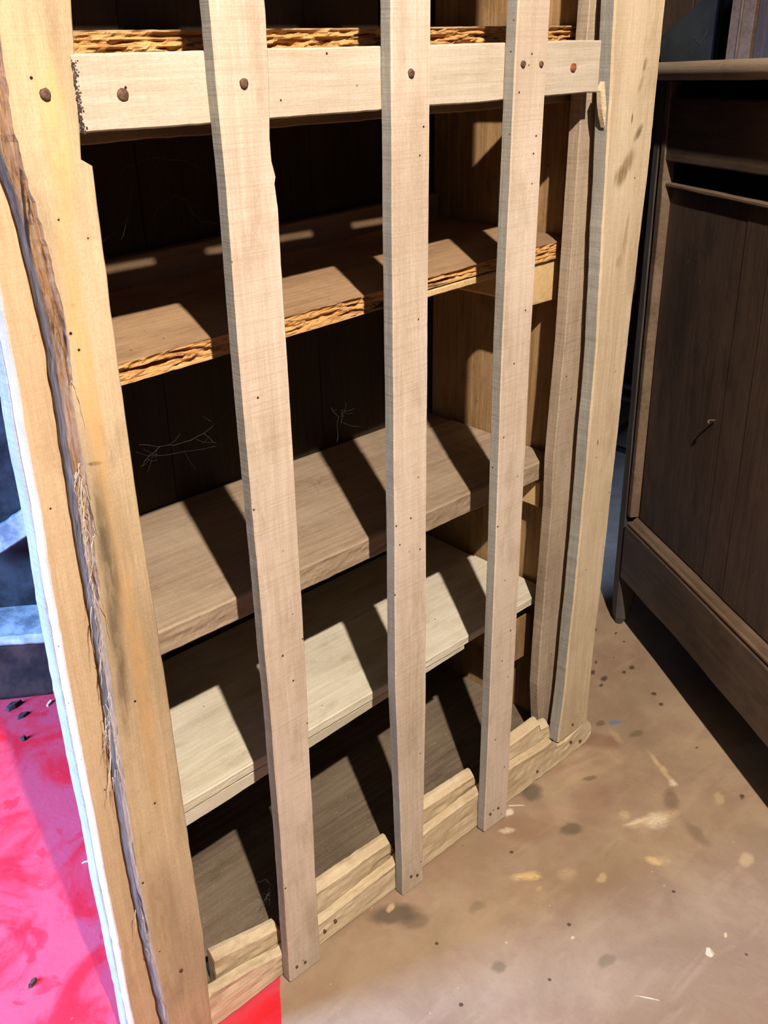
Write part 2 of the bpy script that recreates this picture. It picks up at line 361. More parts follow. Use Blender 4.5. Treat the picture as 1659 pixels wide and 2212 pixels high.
    # the red painted part of the floor on the left
    d = m.math('SUBTRACT', m.math('MULTIPLY', m.math('ADD', X, .245), .809), m.math('MULTIPLY', m.math('ADD', Y, .011), .588))
    d = m.math('ADD', d, m.math('MULTIPLY', m.math('SUBTRACT', m.noise(co, 14, 3, .5), .5), .012))
    isred = m.ramp(d, -.0015, .0015, 1, 0)
    rn = m.noise(co, 5.5, 5, .6, .8)
    red = m.mix(m.ramp(rn, .38, .56), srgb(232, 36, 52), srgb(214, 74, 92))
    red = m.mix(m.ramp(m.noise(co, 12, 4, .5, 1.0), .58, .64, 0, .6), red, srgb(226, 22, 46))
    red = m.mix(m.ramp(m.noise(co, 24, 4, .6), .66, .74, 0, .45), red, srgb(200, 130, 130))
    c = m.mix(isred, c, red)
    m.put(m.b, 'Base Color', c); m.put(m.b, 'Roughness', m.ramp(mid, .3, .7, .42, .6)); m.put(m.b, 'Specular IOR Level', .35)
    m.bump(m.math('ADD', m.math('MULTIPLY', big, .6), m.math('ADD', m.math('MULTIPLY', mid, .4), m.math('MULTIPLY', fine, .12))), .5, .008)
    return m.m
bm = bmesh.new()
bmesh.ops.create_grid(bm, x_segments=8, y_segments=8, size=1)
for v in bm.verts: v.co = Vector((v.co.x * 3.1 + .3, v.co.y * 3.3 - .2, 0))
r = bmesh.ops.extrude_face_region(bm, geom=bm.faces[:])
for g in r['geom']:
    if isinstance(g, bmesh.types.BMVert): g.co.z -= .08
tag(link('floor', bm, floor_material()), kind='structure')

def rough_slab(name, mat, o, du, dv, dn, nu, nv, amp, fr, kind='structure'):
    """thick slab: front face spanned by du, dv with relief, depth dn"""
    bm = bmesh.new(); o, du, dv, dn = map(Vector, (o, du, dv, dn)); nn = dn.normalized()
    G = [[None] * (nv + 1) for _ in range(nu + 1)]
    for i in range(nu + 1):
        for j in range(nv + 1):
            p = o + du * (i / nu) + dv * (j / nv)
            p = p - nn * amp * (noise.noise(p * fr) + .5 * noise.noise(p * fr * 3) + .3 * noise.noise(p * fr * 8))
            G[i][j] = bm.verts.new(p)
    for i in range(nu):
        for j in range(nv): bm.faces.new((G[i][j], G[i + 1][j], G[i + 1][j + 1], G[i][j + 1]))
    B = [bm.verts.new(o + dn + a * du + b * dv) for a, b in ((0, 0), (1, 0), (1, 1), (0, 1))]
    bm.faces.new(B)
    e = [[G[i][0] for i in range(nu + 1)], [G[nu][j] for j in range(nv + 1)], [G[i][nv] for i in range(nu, -1, -1)], [G[0][j] for j in range(nv, -1, -1)]]
    for k in range(4): bm.faces.new([*reversed(e[k]), B[k], B[(k + 1) % 4]])
    o_ = link(name, bm, mat)
    for p in o_.data.polygons: p.use_smooth = len(p.vertices) == 4 and p.area < du.length * dv.length * 3 / (nu * nv)
    return tag(o_, kind=kind)
# masonry behind on the left: an earthen riser, a limewashed ledge, dark wall above
D = Vector((.818, -.575, 0)); NB = Vector((.575, .818, 0))
B0 = Vector((-.257, 1.063, 0)) - D * 1.3
rough_slab('wall_back', stone_d, B0 + NB * .13 , D * 1.94, Vector((0, 0, 2.6)), NB * .12, 60, 60, .02, 7)  # extended rightwards out of sight to block daylight from the far gap
rough_slab('trim_1', brown_d, B0 + Vector((0, 0, 0)), D * 1.94, Vector((0, 0, .150)), NB * .128, 90, 12, .010, 14)
rough_slab('trim_2', stone_l, B0 + Vector((0, 0, .152)) - NB * .006, D * 1.94, Vector((0, 0, .026)), NB * .130, 90, 4, .008, 16)
bm = board_bm('y', simple('y', -3.4, .27, -1.44, -1.30, 0, 3.0), n=4, wob=0); tag(link('daylight_blocker_wall', bm, stone_d), kind='structure')  # unseen wall added to keep doorway daylight off the near floor
# walls and ceiling out of view that close the room
bm = board_bm('x', simple('x', -2.7, 3.3, 0, 3.0, 3.0, 3.12), n=4, wob=0); tag(link('wall_far', bm, void_m), kind='structure')
bm = board_bm('y', simple('y', -3.4, 3.0, 3.28, 3.4, 0, 3.0), n=4, wob=0); tag(link('wall_right', bm, void_m), kind='structure')
bm = board_bm('y', simple('y', -3.4, 3.1, -2.8, 3.4, 3.0, 3.1), n=4, wob=0); tag(link('ceiling', bm, void_m), kind='structure')

# ------------------------------------------------------------------ the slatted cupboard
ORI = Vector((0.07, 0.2, 0))
rack = empty('slatted_cupboard', ORI, 'open old cupboard of pale worm-eaten wood with three nailed front slats and worn shelves inside', 'cupboard')
def part(name, mat, axis, st, parent=rack, **k):
    return board(name, mat, parent, axis, st, off=ORI, **k)
def px_z(lpts, rpts, y0, y1, zt=1.78, ztop=None):
    """stations along z from pixel outlines of the left and right edge seen in the plane y0"""
    L = sorted([(atY(u, v, y0).z, atY(u, v, y0).x) for u, v in lpts]); Rr = sorted([(atY(u, v, y0).z, atY(u, v, y0).x) for u, v in rpts])
    zs = sorted(set([p[0] for p in L] + [p[0] for p in Rr]))
    z0 = min(L[0][0], Rr[0][0]); zs = [z for z in zs] + [zt]
    f = lambda P, z: lerp_st([(a, b) for a, b in P], z)[0]
    return [(z, f(L, z), f(Rr, z), y0, y1) for z in zs]
slat1 = px_z([(453, 0), (468, 180), (490, 400), (515, 740), (546, 1100), (580, 1480), (606, 1800), (626, 2105)],
             [(574, 0), (583, 175), (585, 300), (589, 350), (597, 383), (595, 398), (602, 450), (611, 600), (620, 740), (642, 1100), (663, 1480), (676, 1750), (688, 1985)], -.02, 0)
slat2 = px_z([(845, 0), (850, 740), (853, 1100), (855, 1480), (870, 1880)], [(932, 0), (925, 740), (922, 1100), (921, 1480), (914, 1880)], -.02, 0)
slat3 = px_z([(1120, 0), (1086, 740), (1071, 1200), (1060, 1480), (1048, 1760)], [(1190, 0), (1147, 740), (1124, 1200), (1110, 1480), (1096, 1730)], -.02, 0)
nails = {0: [(527, 180, .0050), (641, 2088, .0024), (659, 2078, .0024)], 1: [(888, 158, .0048), (888, 1893, .0026), (901, 1890, .0026)], 2: [(1130, 138, .0042), (1169, 138, .0036), (1059, 1758, .0028), (1076, 1745, .0026)]}
def nail(u, v, r, y, parent, mat=iron_m, i=0):
    p = atY(u, v, y) - ORI
    link('nail', nail_bm(p, r, (0, -1, 0), .0022, i), mat, parent, smooth=True)
for i, st in enumerate((slat1, slat2, slat3)):
    zb = .004
    st = [(zb, st[0][1], st[0][2], st[0][3], st[0][4])] + [s for s in st if s[0] > zb + .02]
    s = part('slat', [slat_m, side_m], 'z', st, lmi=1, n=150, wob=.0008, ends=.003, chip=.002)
    for k, (u, v, r_) in enumerate(nails[i]): nail(u, v, r_, -.0205, s, iron_m, k + i * 5)

# front stiles
xr = [(155, 0), (163, 120), (177, 346), (200, 352), (250, 740), (300, 1100), (360, 1480), (400, 1760), (440, 2020), (455, 2180)]
XR = sorted([(atY(u, v, 0).z, atY(u, v, 0).x) for u, v in xr])
# front left stile with a live, bark-edged outer corner
XF = sorted([(atY(u, v, 0).z, atY(u, v, 0).x) for u, v in [(0, 60), (12, 150), (35, 300), (62, 400), (100, 520), (150, 740), (163, 900), (180, 990), (198, 1100), (215, 1290), (232, 1420), (238, 1500), (256, 1640), (285, 1850), (325, 2050), (362, 2212)]])
XL = sorted([(atY(u, v, .01).z, atY(u, v, .01).x) for u, v in [(0, 330), (40, 440), (70, 560), (112, 740), (150, 990), (178, 1180), (214, 1380), (232, 1500), (250, 1640), (280, 1850), (320, 2050), (357, 2212)]])
bm = bmesh.new(); rings = []
NZ = 260
for i in range(NZ + 1):
    z = .002 + 1.78 * i / NZ
    x1 = lerp_st(XR, z)[0] + .001 * noise.noise(Vector((z * 30, 1, 1))); xf = lerp_st(XF, z)[0] + .004 * noise.noise(Vector((z * 22, 4, 0))) + .002 * noise.noise(Vector((z * 90, 4, 0)))
    xl = lerp_st(XL, z)[0] + .0015 * noise.noise(Vector((z * 40, 2, 5)))
    xf = max(xf, xl + .003)
    pts = [(x1, .03), (x1, .0015), (x1 - .0015, 0), (xf + .3 * (x1 - xf), 0), (xf, 0)]
    for k in range(1, 7):
        f = k / 7
        d = noise.noise(Vector((z * 16, f * 9, 3))) * .5 + noise.noise(Vector((z * 45, f * 22, 8))) * .5
        w = min(1, (xf - xl) / .02)
        pts.append((xf + (xl - xf) * f, .0015 * w + .010 * f + .0055 * w * d + .001))
    pts += [(xl, .012), (xl, .0295), (xl + .0015, .03)]
    rings.append([bm.verts.new((x - ORI.x, y - ORI.y, z)) for x, y in pts])
m_ = len(rings[0])
for a, b in zip(rings, rings[1:]):
    for k in range(m_):
        f = bm.faces.new((a[k], a[(k + 1) % m_], b[(k + 1) % m_], b[k])); f.material_index = 1 if 4 <= k <= 9 else (2 if k == 11 or k == 10 else 0)
bm.faces.new(rings[0]); bm.faces.new(rings[-1])
lst = link('front_stile', bm, [stile_m, bark_m, barkside_m], rack)
tag(lst, 'honey-coloured left front stile with torn bark along its outer corner')
nail(98, 204, .0055, -.0005, lst, iron_m, 31); nail(391, 2096, .0026, -.0005, lst, iron_m, 32)
# loose bark fibres hanging from the torn corner
rng = random.Random(4); bm = bmesh.new()
for k in range(70):
    zz = rng.uniform(.60, 1.0) if k < 52 else rng.uniform(.15, 1.3)
    xe = lerp_st(XF, zz)[0] - rng.uniform(0, .012); p = Vector((xe, -.001, zz)); pts = [p]
    L_ = rng.uniform(.015, .06); dx = rng.uniform(-.35, .15)
    for s in range(6): pts.append(pts[-1] + Vector((dx * L_ / 6 + rng.uniform(-.002, .002), rng.uniform(-.0015, .0005), -L_ / 6)))
    tube_bm([q - ORI for q in pts], rng.uniform(.0003, .0009), bm, 4, True)
fib = link('bark_fibre', bm, wood('pale_fibre', srgb(206, 176, 130), srgb(150, 116, 80), srgb(230, 208, 168), 'z', holes=0), lst); tag(fib, kind='stuff')

rst = px_z([(1330, 0), (1290, 740), (1255, 1150), (1222, 1480), (1205, 1611)], [(1439, 0), (1400, 380), (1357, 740), (1312, 1150), (1275, 1480), (1270, 1555)], 0.0, .028)
rst = [(.066, rst[0][1], rst[0][2], 0.0, .028)] + [s for s in rst if s[0] > .09]
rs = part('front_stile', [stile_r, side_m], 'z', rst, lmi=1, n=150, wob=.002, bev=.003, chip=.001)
tag(rs, 'right front stile with dark wood-grain smears')
ib = px_z([(1275, 0), (1255, 250), (1238, 500), (1220, 740), (1196, 1000), (1192, 1100), (1175, 1300), (1162, 1480), (1165, 1600)], [(1345, 0), (1330, 500), (1310, 740), (1270, 1480), (1262, 1600)], .045, .068)
ib = [(.004, ib[0][1], ib[0][2], .045, .068)] + [s for s in ib if s[0] > .03]
part('inner_stile', grey_m, 'z', ib, n=150, wob=.001)
# paired left posts whose outer sides catch the daylight
lp = [(.003, -.478, -.362, .036, .0605), (.7, -.474, -.362, .036, .0605), (1.15, -.464, -.362, .036, .0605), (1.78, -.455, -.362, .036, .0605)]
part('corner_post', post_m, 'z', lp, n=120, wob=.002, bev=.0015)
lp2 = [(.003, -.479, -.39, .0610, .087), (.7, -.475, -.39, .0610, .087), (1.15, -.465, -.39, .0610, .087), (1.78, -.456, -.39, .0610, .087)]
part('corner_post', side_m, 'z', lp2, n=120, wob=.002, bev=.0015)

# top rail
rl = [(-.371, 1.319, 1.388, -.0012, .028), (-.2, 1.3185, 1.3885, -.001, .028), (.2, 1.318, 1.388, 0, .028), (.44, 1.319, 1.389, 0, .028), (.461, 1.318, 1.388, 0, .028)]
rail = part('top_rail', slat_x, 'x', rl, n=140, wob=.001, ends=.004)
nail(265, 205, .0060, -.0005, rail, iron_m, 41); nail(1238, 146, .0062, -.0005, rail, rust_m, 42)
# torn sliver hanging off the rail's right end
bm = bmesh.new(); pl = [(1296, 192), (1306, 215), (1310, 200), (1312, 240), (1308, 278), (1303, 268), (1299, 240), (1290, 214)]
f0 = [bm.verts.new(atY(u, v, .004) - ORI) for u, v in [(1298, 196), (1306, 176), (1310, 232), (1307, 276), (1302, 252), (1299, 226)]]
f1 = [bm.verts.new(atY(u, v, .004) - ORI + Vector((0, .008, 0))) for u, v in [(1298, 196), (1306, 176), (1310, 232), (1307, 276), (1302, 252), (1299, 226)]]
bm.faces.new(f0); bm.faces.new(f1)
for k in range(6): bm.faces.new((f0[k], f0[(k + 1) % 6], f1[(k + 1) % 6], f1[k]))
link('torn_sliver', bm, plinth_m, rail)
# dusty cobweb crust in the joint at the rail's left end
bm = bmesh.new(); rng = random.Random(9)
for k in range(160):
    v = rng.uniform(128, 288); u = 152 + (v - 118) * .150 + abs(rng.gauss(0, 4.5)); p = atY(u, v, -.001) - ORI
    bmesh.ops.create_icosphere(bm, subdivisions=1, radius=rng.uniform(.0005, .0014), matrix=Matrix.Translation(p) @ Matrix.Diagonal((1, .6, rng.uniform(.7, 1.6), 1)))
tag(link('joint_crumbs', bm, chip_d, rail), kind='stuff')

# carcass: side panels, back, apron
part('side_panel', panel_m, 'y', simple('y', .112, .425, .552, .572, .02, 1.78), n=40, bev=.001)
pt = bmesh.new()
def slab_pts(P, th, mat, name):
    bm = bmesh.new(); a, b = Vector(P[0]), Vector(P[1]); d = (b - a).normalized(); nn = Vector((d.y, -d.x, 0)) * th
    lo, hi = .02, 1.78
    vs = [[bm.verts.new(Vector((q.x, q.y, z)) - ORI) for z in (lo, hi)] for q in (a, b, b + nn, a + nn)]
    for k in range(4): bm.faces.new((vs[k][0], vs[(k + 1) % 4][0], vs[(k + 1) % 4][1], vs[k][1]))
    bm.faces.new([v[0] for v in vs]); bm.faces.new([v[1] for v in vs])
    return link(name, bm, mat, rack)
pt.free()
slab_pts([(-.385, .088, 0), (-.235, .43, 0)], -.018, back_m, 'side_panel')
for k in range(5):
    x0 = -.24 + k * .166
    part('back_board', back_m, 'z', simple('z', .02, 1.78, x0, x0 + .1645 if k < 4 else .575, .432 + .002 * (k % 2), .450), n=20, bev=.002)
part('apron', wood('brown_apron', srgb(142, 116, 88), srgb(104, 82, 60), srgb(164, 138, 108), 'x', holes=0), 'x', [(-.36, 1.300, 1.356, .085, .105), (.27, 1.300, 1.356, .085, .105), (.30, 1.300, 1.372, .085, .105), (.545, 1.300, 1.372, .085, .105)], n=60, wob=.002)

# shelves
def shelf_top(z0, z1): return z0, z1
def shelf(st, mat, parent=rack, name='shelf', **k): return part(name, mat, 'x', st, parent, **k)
# topmost, rotted front edge
part('shelf', [shelf1_m, rot_m], 'x', [(-.36, 1.372, 1.4085, .088, .42), (.362, 1.372, 1.4085, .088, .42), (.37, 1.372, 1.4085, .30, .42), (.448, 1.372, 1.4085, .30, .42), (.456, 1.372, 1.4085, .088, .42), (.545, 1.372, 1.4085, .088, .42)], n=260, rough=.012, sub=14, rf=(16, 130), rmi=1, wob=.001, clampl=True)
part('shelf', shelf1_m, 'x', simple('x', -.36, .545, 1.652, 1.676, .088, .42), n=40, clampl=True)  # unseen upper shelf, added to shade the back boards below it
# second
YS = .090
def sz(p): return atY(*p, YS).z
tl, trr = atY(265, 785, YS), atY(1225, 516, YS)
bl, brr = atY(275, 830, YS), atY(1222, 552, YS)
def zt(x): return tl.z + (trr.z - tl.z) * (x - tl.x) / (trr.x - tl.x)
def zb(x): return bl.z + (brr.z - bl.z) * (x - bl.x) / (brr.x - bl.x)
xs = [-.385, -.2, 0.12, .14, .36, .543]
s1 = [(x, zb(x) + (.010 if .13 < x < .40 else 0), zt(x), YS, .43) for x in (-.385, -.2, 0.13, .139, .35, .399, .41, .546)]
sh1 = part('shelf', [shelf1_m, rot_m], 'x', s1, n=260, rough=.010, sub=12, rf=(16, 120), rmi=1, wob=.001, ends=.002, bev=.001, clampl=True)
part('light_strip_upstand', wood('upstand_brown_wood', srgb(150, 120, 92), srgb(116, 90, 66), srgb(172, 142, 112), 'x', holes=0), 'x', [(x, zt(x) - .002, zt(x) + .044, .405, .425) for x in (-.385, .543)], parent=sh1, n=40, clampl=True)  # added batten: a surface to catch the light strip behind the shelf
tag(sh1, 'brown shelf with a rotted orange front edge')
part('batten', cleat_m, 'x', [(x, zb(x) - .004, zb(x) + .007, YS + .002, YS + .03) for x in (.12, .36)], parent=sh1, n=30, wob=.0008)
# third
YS = .092
tl, trr = atY(345, 1365, YS), atY(1183, 990, YS); bl, brr = atY(358, 1415, YS), atY(1182, 1030, YS)
s2 = [(x, zb(x), zt(x), YS, .362) for x in (-.385, .1, .543)]
sh2 = part('shelf', shelf2_m, 'x', s2, n=160, rough=.002, sub=6, rf=(20, 60), wob=.0015, bev=.003, clampl=True)
part('rear_plank', shelf2_m, 'x', [(x, zb(x) + .004, zt(x) - .003, .366, .43) for x in (-.385, .543)], parent=sh2, n=60, wob=.0004, bev=.0004, clampl=True)
# fourth, bleached, made of two layers
YS = .088
tl, trr = atY(400, 1735, YS), atY(1168, 1280, YS); bl, brr = atY(408, 1785, YS), atY(1165, 1300, YS)
def zm(x): return zt(x) - .018
s3 = [(x, zm(x), zt(x), YS, .286) for x in (-.385, .1, .543)]
sh3 = part('shelf', shelf3_m, 'x', s3, n=160, rough=.001, sub=4, wob=.001, bev=.002, clampl=True)
tag(sh3, 'bleached pale shelf with a batten layered under its front')
part('rear_plank', shelf3_m, 'x', [(x, zm(x), zt(x) - .003, .289, .43) for x in (-.385, .543)], parent=sh3, n=60, wob=.0004, bev=.0004, clampl=True)
part('batten', shelf3_m, 'x', [(x, zb(x) - .002, zm(x) - .002, YS + .003, YS + .05) for x in (-.385, .1, .30)], parent=sh3, n=60, wob=.0015, clampl=True)
# bottom board
part('bottom_board', floor_bd, 'x', simple('x', -.385, .55, .030, .050, .045, .43), n=60, wob=.001, clampl=True)

# cleats under the shelves on the right
def cleat(u0, v0, u1, v1, y, depth, mat=cleat_m, zoff=0, name='cleat', **k):
    a, b = atY(u0, v0, y), atY(u1, v1, y)
    return part(name, mat, 'y', [(y, a.x, b.x, b.z, a.z), (y + depth, a.x, b.x, b.z, a.z)], n=20, wob=.002, bev=.004, ends=.002, **k)
cleat(1152, 566, 1217, 640, .097, .31)
cleat(1167, 1042, 1182, 1090, .099, .31)
cleat(1108, 1345, 1141, 1410, .115, .29, panel_m)

# plinth: front board and the broken capping behind it
pb = [(-.395, 0.002, .060, .0, .020), (-.36, .002, .083, .0, .02), (-.30, .002, .074, .0, .02), (-.228, .002, .053, .0, .02), (-.15, .002, .060, 0, .02), (.024, .002, .064, 0, .02), (.113, .002, .09, 0, .02),
      (.246, .002, .09, 0, .02), (.341, .002, .094, 0, .02), (.46, .002, .084, 0, .02), (.478, .002, .086, 0, .02), (.50, .002, .060, 0, .02), (.53, .002, .056, 0, .02), (.58, .002, .068, 0, .02), (.603, .004, .070, 0, .02), (.618, .008, .052, 0, .02), (.622, .02, .040, 0, .02)]
pbx = part('plinth_board', plinth_m, 'x', pb, n=260, wob=.003, bev=.004, ends=.002, sub=6, rough=.003, rf=(10, 70))
for k, (u, v) in enumerate(((725, 1990), (702, 2012), (1161, 1666), (1234, 1603), (1254, 1601), (1237, 1565))): nail(u, v, .0026, -.001, pbx, iron_m, 60 + k)
for (u0, v0, u1, v1, zz) in ((455, 2055, 595, 1985, .0), (690, 1900, 835, 1800, 0), (920, 1720, 1018, 1660, 0), (1100, 1590, 1156, 1549, 0)):
    a, b = atY(u0, v0, .034), atY(u1, v1, .034)
    xl_ = a.x - (.03 if u0 != 455 else .002)
    st = [(xl_, .02, a.z + .001, .0215, .042), (b.x - .004, .02, b.z, .0215, .042), (b.x + .004, .03, b.z - .022, .0215, .042), (b.x + .013, .04, b.z - .05, .0215, .042)]
    if u0 == 1100: st = [(xl_, .02, a.z, .0215, .042), (b.x, .02, b.z, .0215, .042), (b.x + .006, .03, b.z - .018, .0215, .042), (b.x + .034, .03, b.z - .024, .0215, .042), (b.x + .040, .04, b.z - .06, .0215, .042)]
    part('plinth_capping', [plinth_m, rot_dark], 'x', st, n=90, wob=.003, sub=10, rough=.0035, rf=(8, 50), tbev=.012, bev=.002, ends=.002)

# ------------------------------------------------------------------ dark cupboard on the right
P0 = Vector((1.045, .222, .151)); U = Vector((-.535, -.845, .037)).normalized()
Nn = Vector((-.857, .515, 0)).normalized(); Nn = (Nn - U * Nn.dot(U)).normalized(); Wv = U.cross(Nn)
if Wv.z < 0: Wv = -Wv
Yv = -Nn
O = P0 - Wv * .150
MC = Matrix(((U.x, Yv.x, Wv.x, O.x), (U.y, Yv.y, Wv.y, O.y), (U.z, Yv.z, Wv.z, O.z), (0, 0, 0, 1)))
cab = empty('dark_cupboard', MC, 'dark brown panelled cupboard standing on short pointed feet right of the slatted cupboard', 'cupboard')
Q = .150
def cp(name, mat, axis, st, parent=cab, **k): return board(name, mat, parent, axis, st, **k)
XW = 1.05
# bottom rail, bevelled lip
br = cp('bottom_rail', cab_x, 'x', [(0, Q - .002, Q + .150, -.006, .026), (.3, Q + .002, Q + .150, -.006, .026), (.66, Q - .008, Q + .147, -.006, .026), (XW, Q - .008, Q + .147, -.006, .026)], n=90, wob=.002, bev=.004)
bm = bmesh.new()
prof = [(.0, .1505), (-.004, .153), (-.004, .158), (.002, .160), (.004, .158), (.010, .166), (.018, .172), (.022, .1705), (.026, .160), (.026, .1505)]
rr = [[bm.verts.new((x, y, Q + z)) for y, z in prof] for x in [0.012 + (XW - .012) * i / 40 for i in range(41)]]
for a, b in zip(rr, rr[1:]):
    for k in range(len(prof)): bm.faces.new((a[k], a[(k + 1) % len(prof)], b[(k + 1) % len(prof)], b[k]))
bm.faces.new(rr[0]); bm.faces.new(rr[-1])
link('moulding', bm, cab_l, cab)
# corner post with tapering foot
def postst(x0):
    return [(-.0, x0 + .016, x0 + .034, .004, .024), (.02, x0 + .006, x0 + .040, 0, .035), (.07, x0, x0 + .044, -.002, .045), (Q, x0, x0 + .046, -.002, .05), (Q + .45, x0 + .004, x0 + .046, -.002, .05), (Q + .8, x0 + .006, x0 + .046, -.002, .05), (Q + 1.158, x0 + .012, x0 + .046, -.002, .05)]
cp('corner_post', cab_post, 'z', postst(-.052), n=90, wob=.002, bev=.008)
st_ = [(a, b0, b1, t0, t1) for a, b0, b1, t0, t1 in postst(XW)]
cp('corner_post', cab_post, 'z', st_, n=60, wob=.002, bev=.008)
cp('door_stile', cab_l, 'z', [(Q + .176, .0, .018, -.003, .022), (Q + .6, .002, .020, -.003, .022), (Q + .93, .003, .028, -.003, .022), (Q + .96, .003, .024, -.003, .022), (Q + 1.155, .003, .020, -.003, .022)], n=60, wob=.001)
# door panel of wide planks
dp = empty('door_panel', Matrix.Identity(4)); dp.parent = cab; dp.matrix_parent_inverse = Matrix.Identity(4)
for x0, x1, dy in ((.027, .343, .003), (.3442, .432, .002), (.4332, .74, .001), (.7412, XW - .02, .0)):
    cp('plank', cab_m, 'z', simple('z', Q + .176, Q + .952, x0, x1, .014 + dy, .030), parent=dp, n=30, wob=.0004, bev=.0003)
cp('edge_strip', cab_l, 'x', simple('x', .024, XW - .02, Q + .952, Q + .960, .004, .030), parent=dp, n=50, wob=.001, bev=.002)
p = Vector((.322, .014, Q + .528))
nm = tube_bm([p, p + Vector((0, -.012, .001)), p + Vector((.004, -.018, .001)), p + Vector((.010, -.019, -.002))], .0022, None, 8)
link('bent_nail', nm, iron_m, cab, smooth=True)
# drawer
cp('drawer', cab_x, 'x', [(0.022, Q + 1.003, Q + 1.125, .0, .022), (XW - .02, Q + 1.008, Q + 1.125, .0, .022)], n=60, wob=.001, bev=.003)
# body behind: dark carcass
cp('carcass', void_m, 'x', simple('x', -.03, XW + .03, Q + .03, Q + 1.157, .055, .5), n=6, wob=0)
# top slab with rounded front edge
bm = bmesh.new(); prof = []
for k in range(13):
    a = math.pi * (-.5 + k / 12); prof.append((-.038 - .017 * math.cos(a), 1.1745 + .0165 * math.sin(a)))
prof += [(.52, 1.191), (.52, 1.158)]
def ringx(x, s=1.0): return [bm.verts.new((x, (y if y > 0 else y * s), Q + 1.1745 + (z - 1.1745) * (s if s < 1 else 1) + .0006 * noise.noise(Vector((x * 20, z * 50, y * 9))))) for y, z in prof]
rr = [ringx(-.058, .55), ringx(-.054, .8), ringx(-.046, .95)] + [ringx(-.04 + (XW + .08) * i / 60) for i in range(61)]
for a, b in zip(rr, rr[1:]):
    for k in range(len(prof)): bm.faces.new((a[k], a[(k + 1) % len(prof)], b[(k + 1) % len(prof)], b[k]))
bm.faces.new(rr[0]); bm.faces.new(rr[-1])
link('top_slab', bm, wood('dusty_slab_oak', srgb(146, 126, 104), srgb(104, 86, 70), srgb(172, 152, 126), 'x', srgb(100, 90, 66), .5, 0, .1, .6, fleck=.2), cab, smooth=True)

# ------------------------------------------------------------------ things beyond the dark cupboard
def slab_x(name, mat, pts, X, th, label, cat, **k):
    bm = bmesh.new(); P = [atX(u, v, X) if not isinstance(u, Vector) else u for u, v in pts]
    c = Vector((X + th / 2, sum(p.y for p in P) / len(P), 0))
    a = [bm.verts.new(p - c) for p in P]; b = [bm.verts.new(p - c + Vector((th, 0, 0))) for p in P]
    bm.faces.new(a); bm.faces.new(b)
    for i in range(len(P)): bm.faces.new((a[i], a[(i + 1) % len(P)], b[(i + 1) % len(P)], b[i]))
    o = link(name, bm, mat); o.location = c
    return tag(o, label, cat)
def gz(u, v, X):  # foot of the point on the floor in the plane x = X
    p = atX(u, v, X); return Vector((p.x, p.y, .002))
blue_m = plain('slate_blue_paint', srgb(54, 60, 60), srgb(40, 44, 46), 6, .8, 0, .2)
X = 2.3
P1, P2, P3, P4, P5 = atX(1425, 82, X), atX(1528, -14, X), atX(1560, -40, X), atX(1569, 130, X), atX(1422, 130, X)
bm = bmesh.new(); c0 = Vector((X, P4.y, 0))
Pl = [P1, P3, Vector((X, P3.y - .0, P3.z)), Vector((X, P4.y, P4.z)), Vector((X, P4.y, .002)), Vector((X, P1.y + .35, .002)), Vector((X, P1.y + .35, P1.z - .2))]
Pl = [P3, Vector((X, P3.y, .002)), Vector((X, P3.y + .12, .002)), atX(1428, 160, X), P1]
a = [bm.verts.new(p - c0) for p in Pl]; b = [bm.verts.new(p - c0 + Vector((.03, 0, 0))) for p in Pl]
bm.faces.new(a); bm.faces.new(b)
for i in range(len(Pl)): bm.faces.new((a[i], a[(i + 1) % len(Pl)], b[(i + 1) % len(Pl)], b[i]))
o = link('painted_board', bm, blue_m); o.location = c0
tag(o, 'slate blue board with a slanting top edge standing in the dark behind the dark cupboard', 'board')
# brown plank partition behind it
pr = empty('plank_partition', Vector((2.52, 1.2, 0)), 'brown vertical plank partition seen above the slanting blue board, top right', 'partition')
y0 = atX(1525, 10, 2.5).y - .1
for k in range(6):
    board('plank', cab_m, pr, 'z', simple('z', .002, 2.4, 0, .025, y0 + k * .16 - 1.2, y0 + k * .16 + .157 - 1.2), n=10)
# tall dark door at the top right corner
Xd = 2.1
y1 = atX(1582, 60, Xd).y
dr = empty('plank_door', Vector((Xd, y1 - .3, 0)), 'tall dark brown door with a pale-edged stile behind the top of the dark cupboard, top right corner', 'door')
board('stile', cab_l, dr, 'z', simple('z', .002, 2.3, -.02, .02, .3 - .075, .3), n=30)
board('bead', cab_l, dr, 'z', simple('z', .002, 2.3, -.028, -.021, .3 - .040, .3 - .033), n=30)
board('panel', cab_m, dr, 'z', simple('z', .002, 2.3, .0, .02, -.5, .224), n=30)
# slatted crate in the gap behind
cr = empty('slatted_crate', atX(1340, 900, 1.75) * 1.0 - Vector((0, 0, atX(1340, 900, 1.75).z - .0)), 'dark slatted crate glimpsed in the gap between the two cupboards', 'crate')
c0 = cr.location.copy()
for k, (u, v) in enumerate(((1348, 832), (1345, 858), (1335, 968))):
    z = atX(u, v, 1.75).z; board('bar', void_m, cr, 'y', simple('y', -.12, .22, -.01, .01, z - .008, z + .006), n=10)
for y in (-.14, .22): board('upright', cab_m, cr, 'z', simple('z', .002, .95, -.015, .015, y, y + .03), n=10)

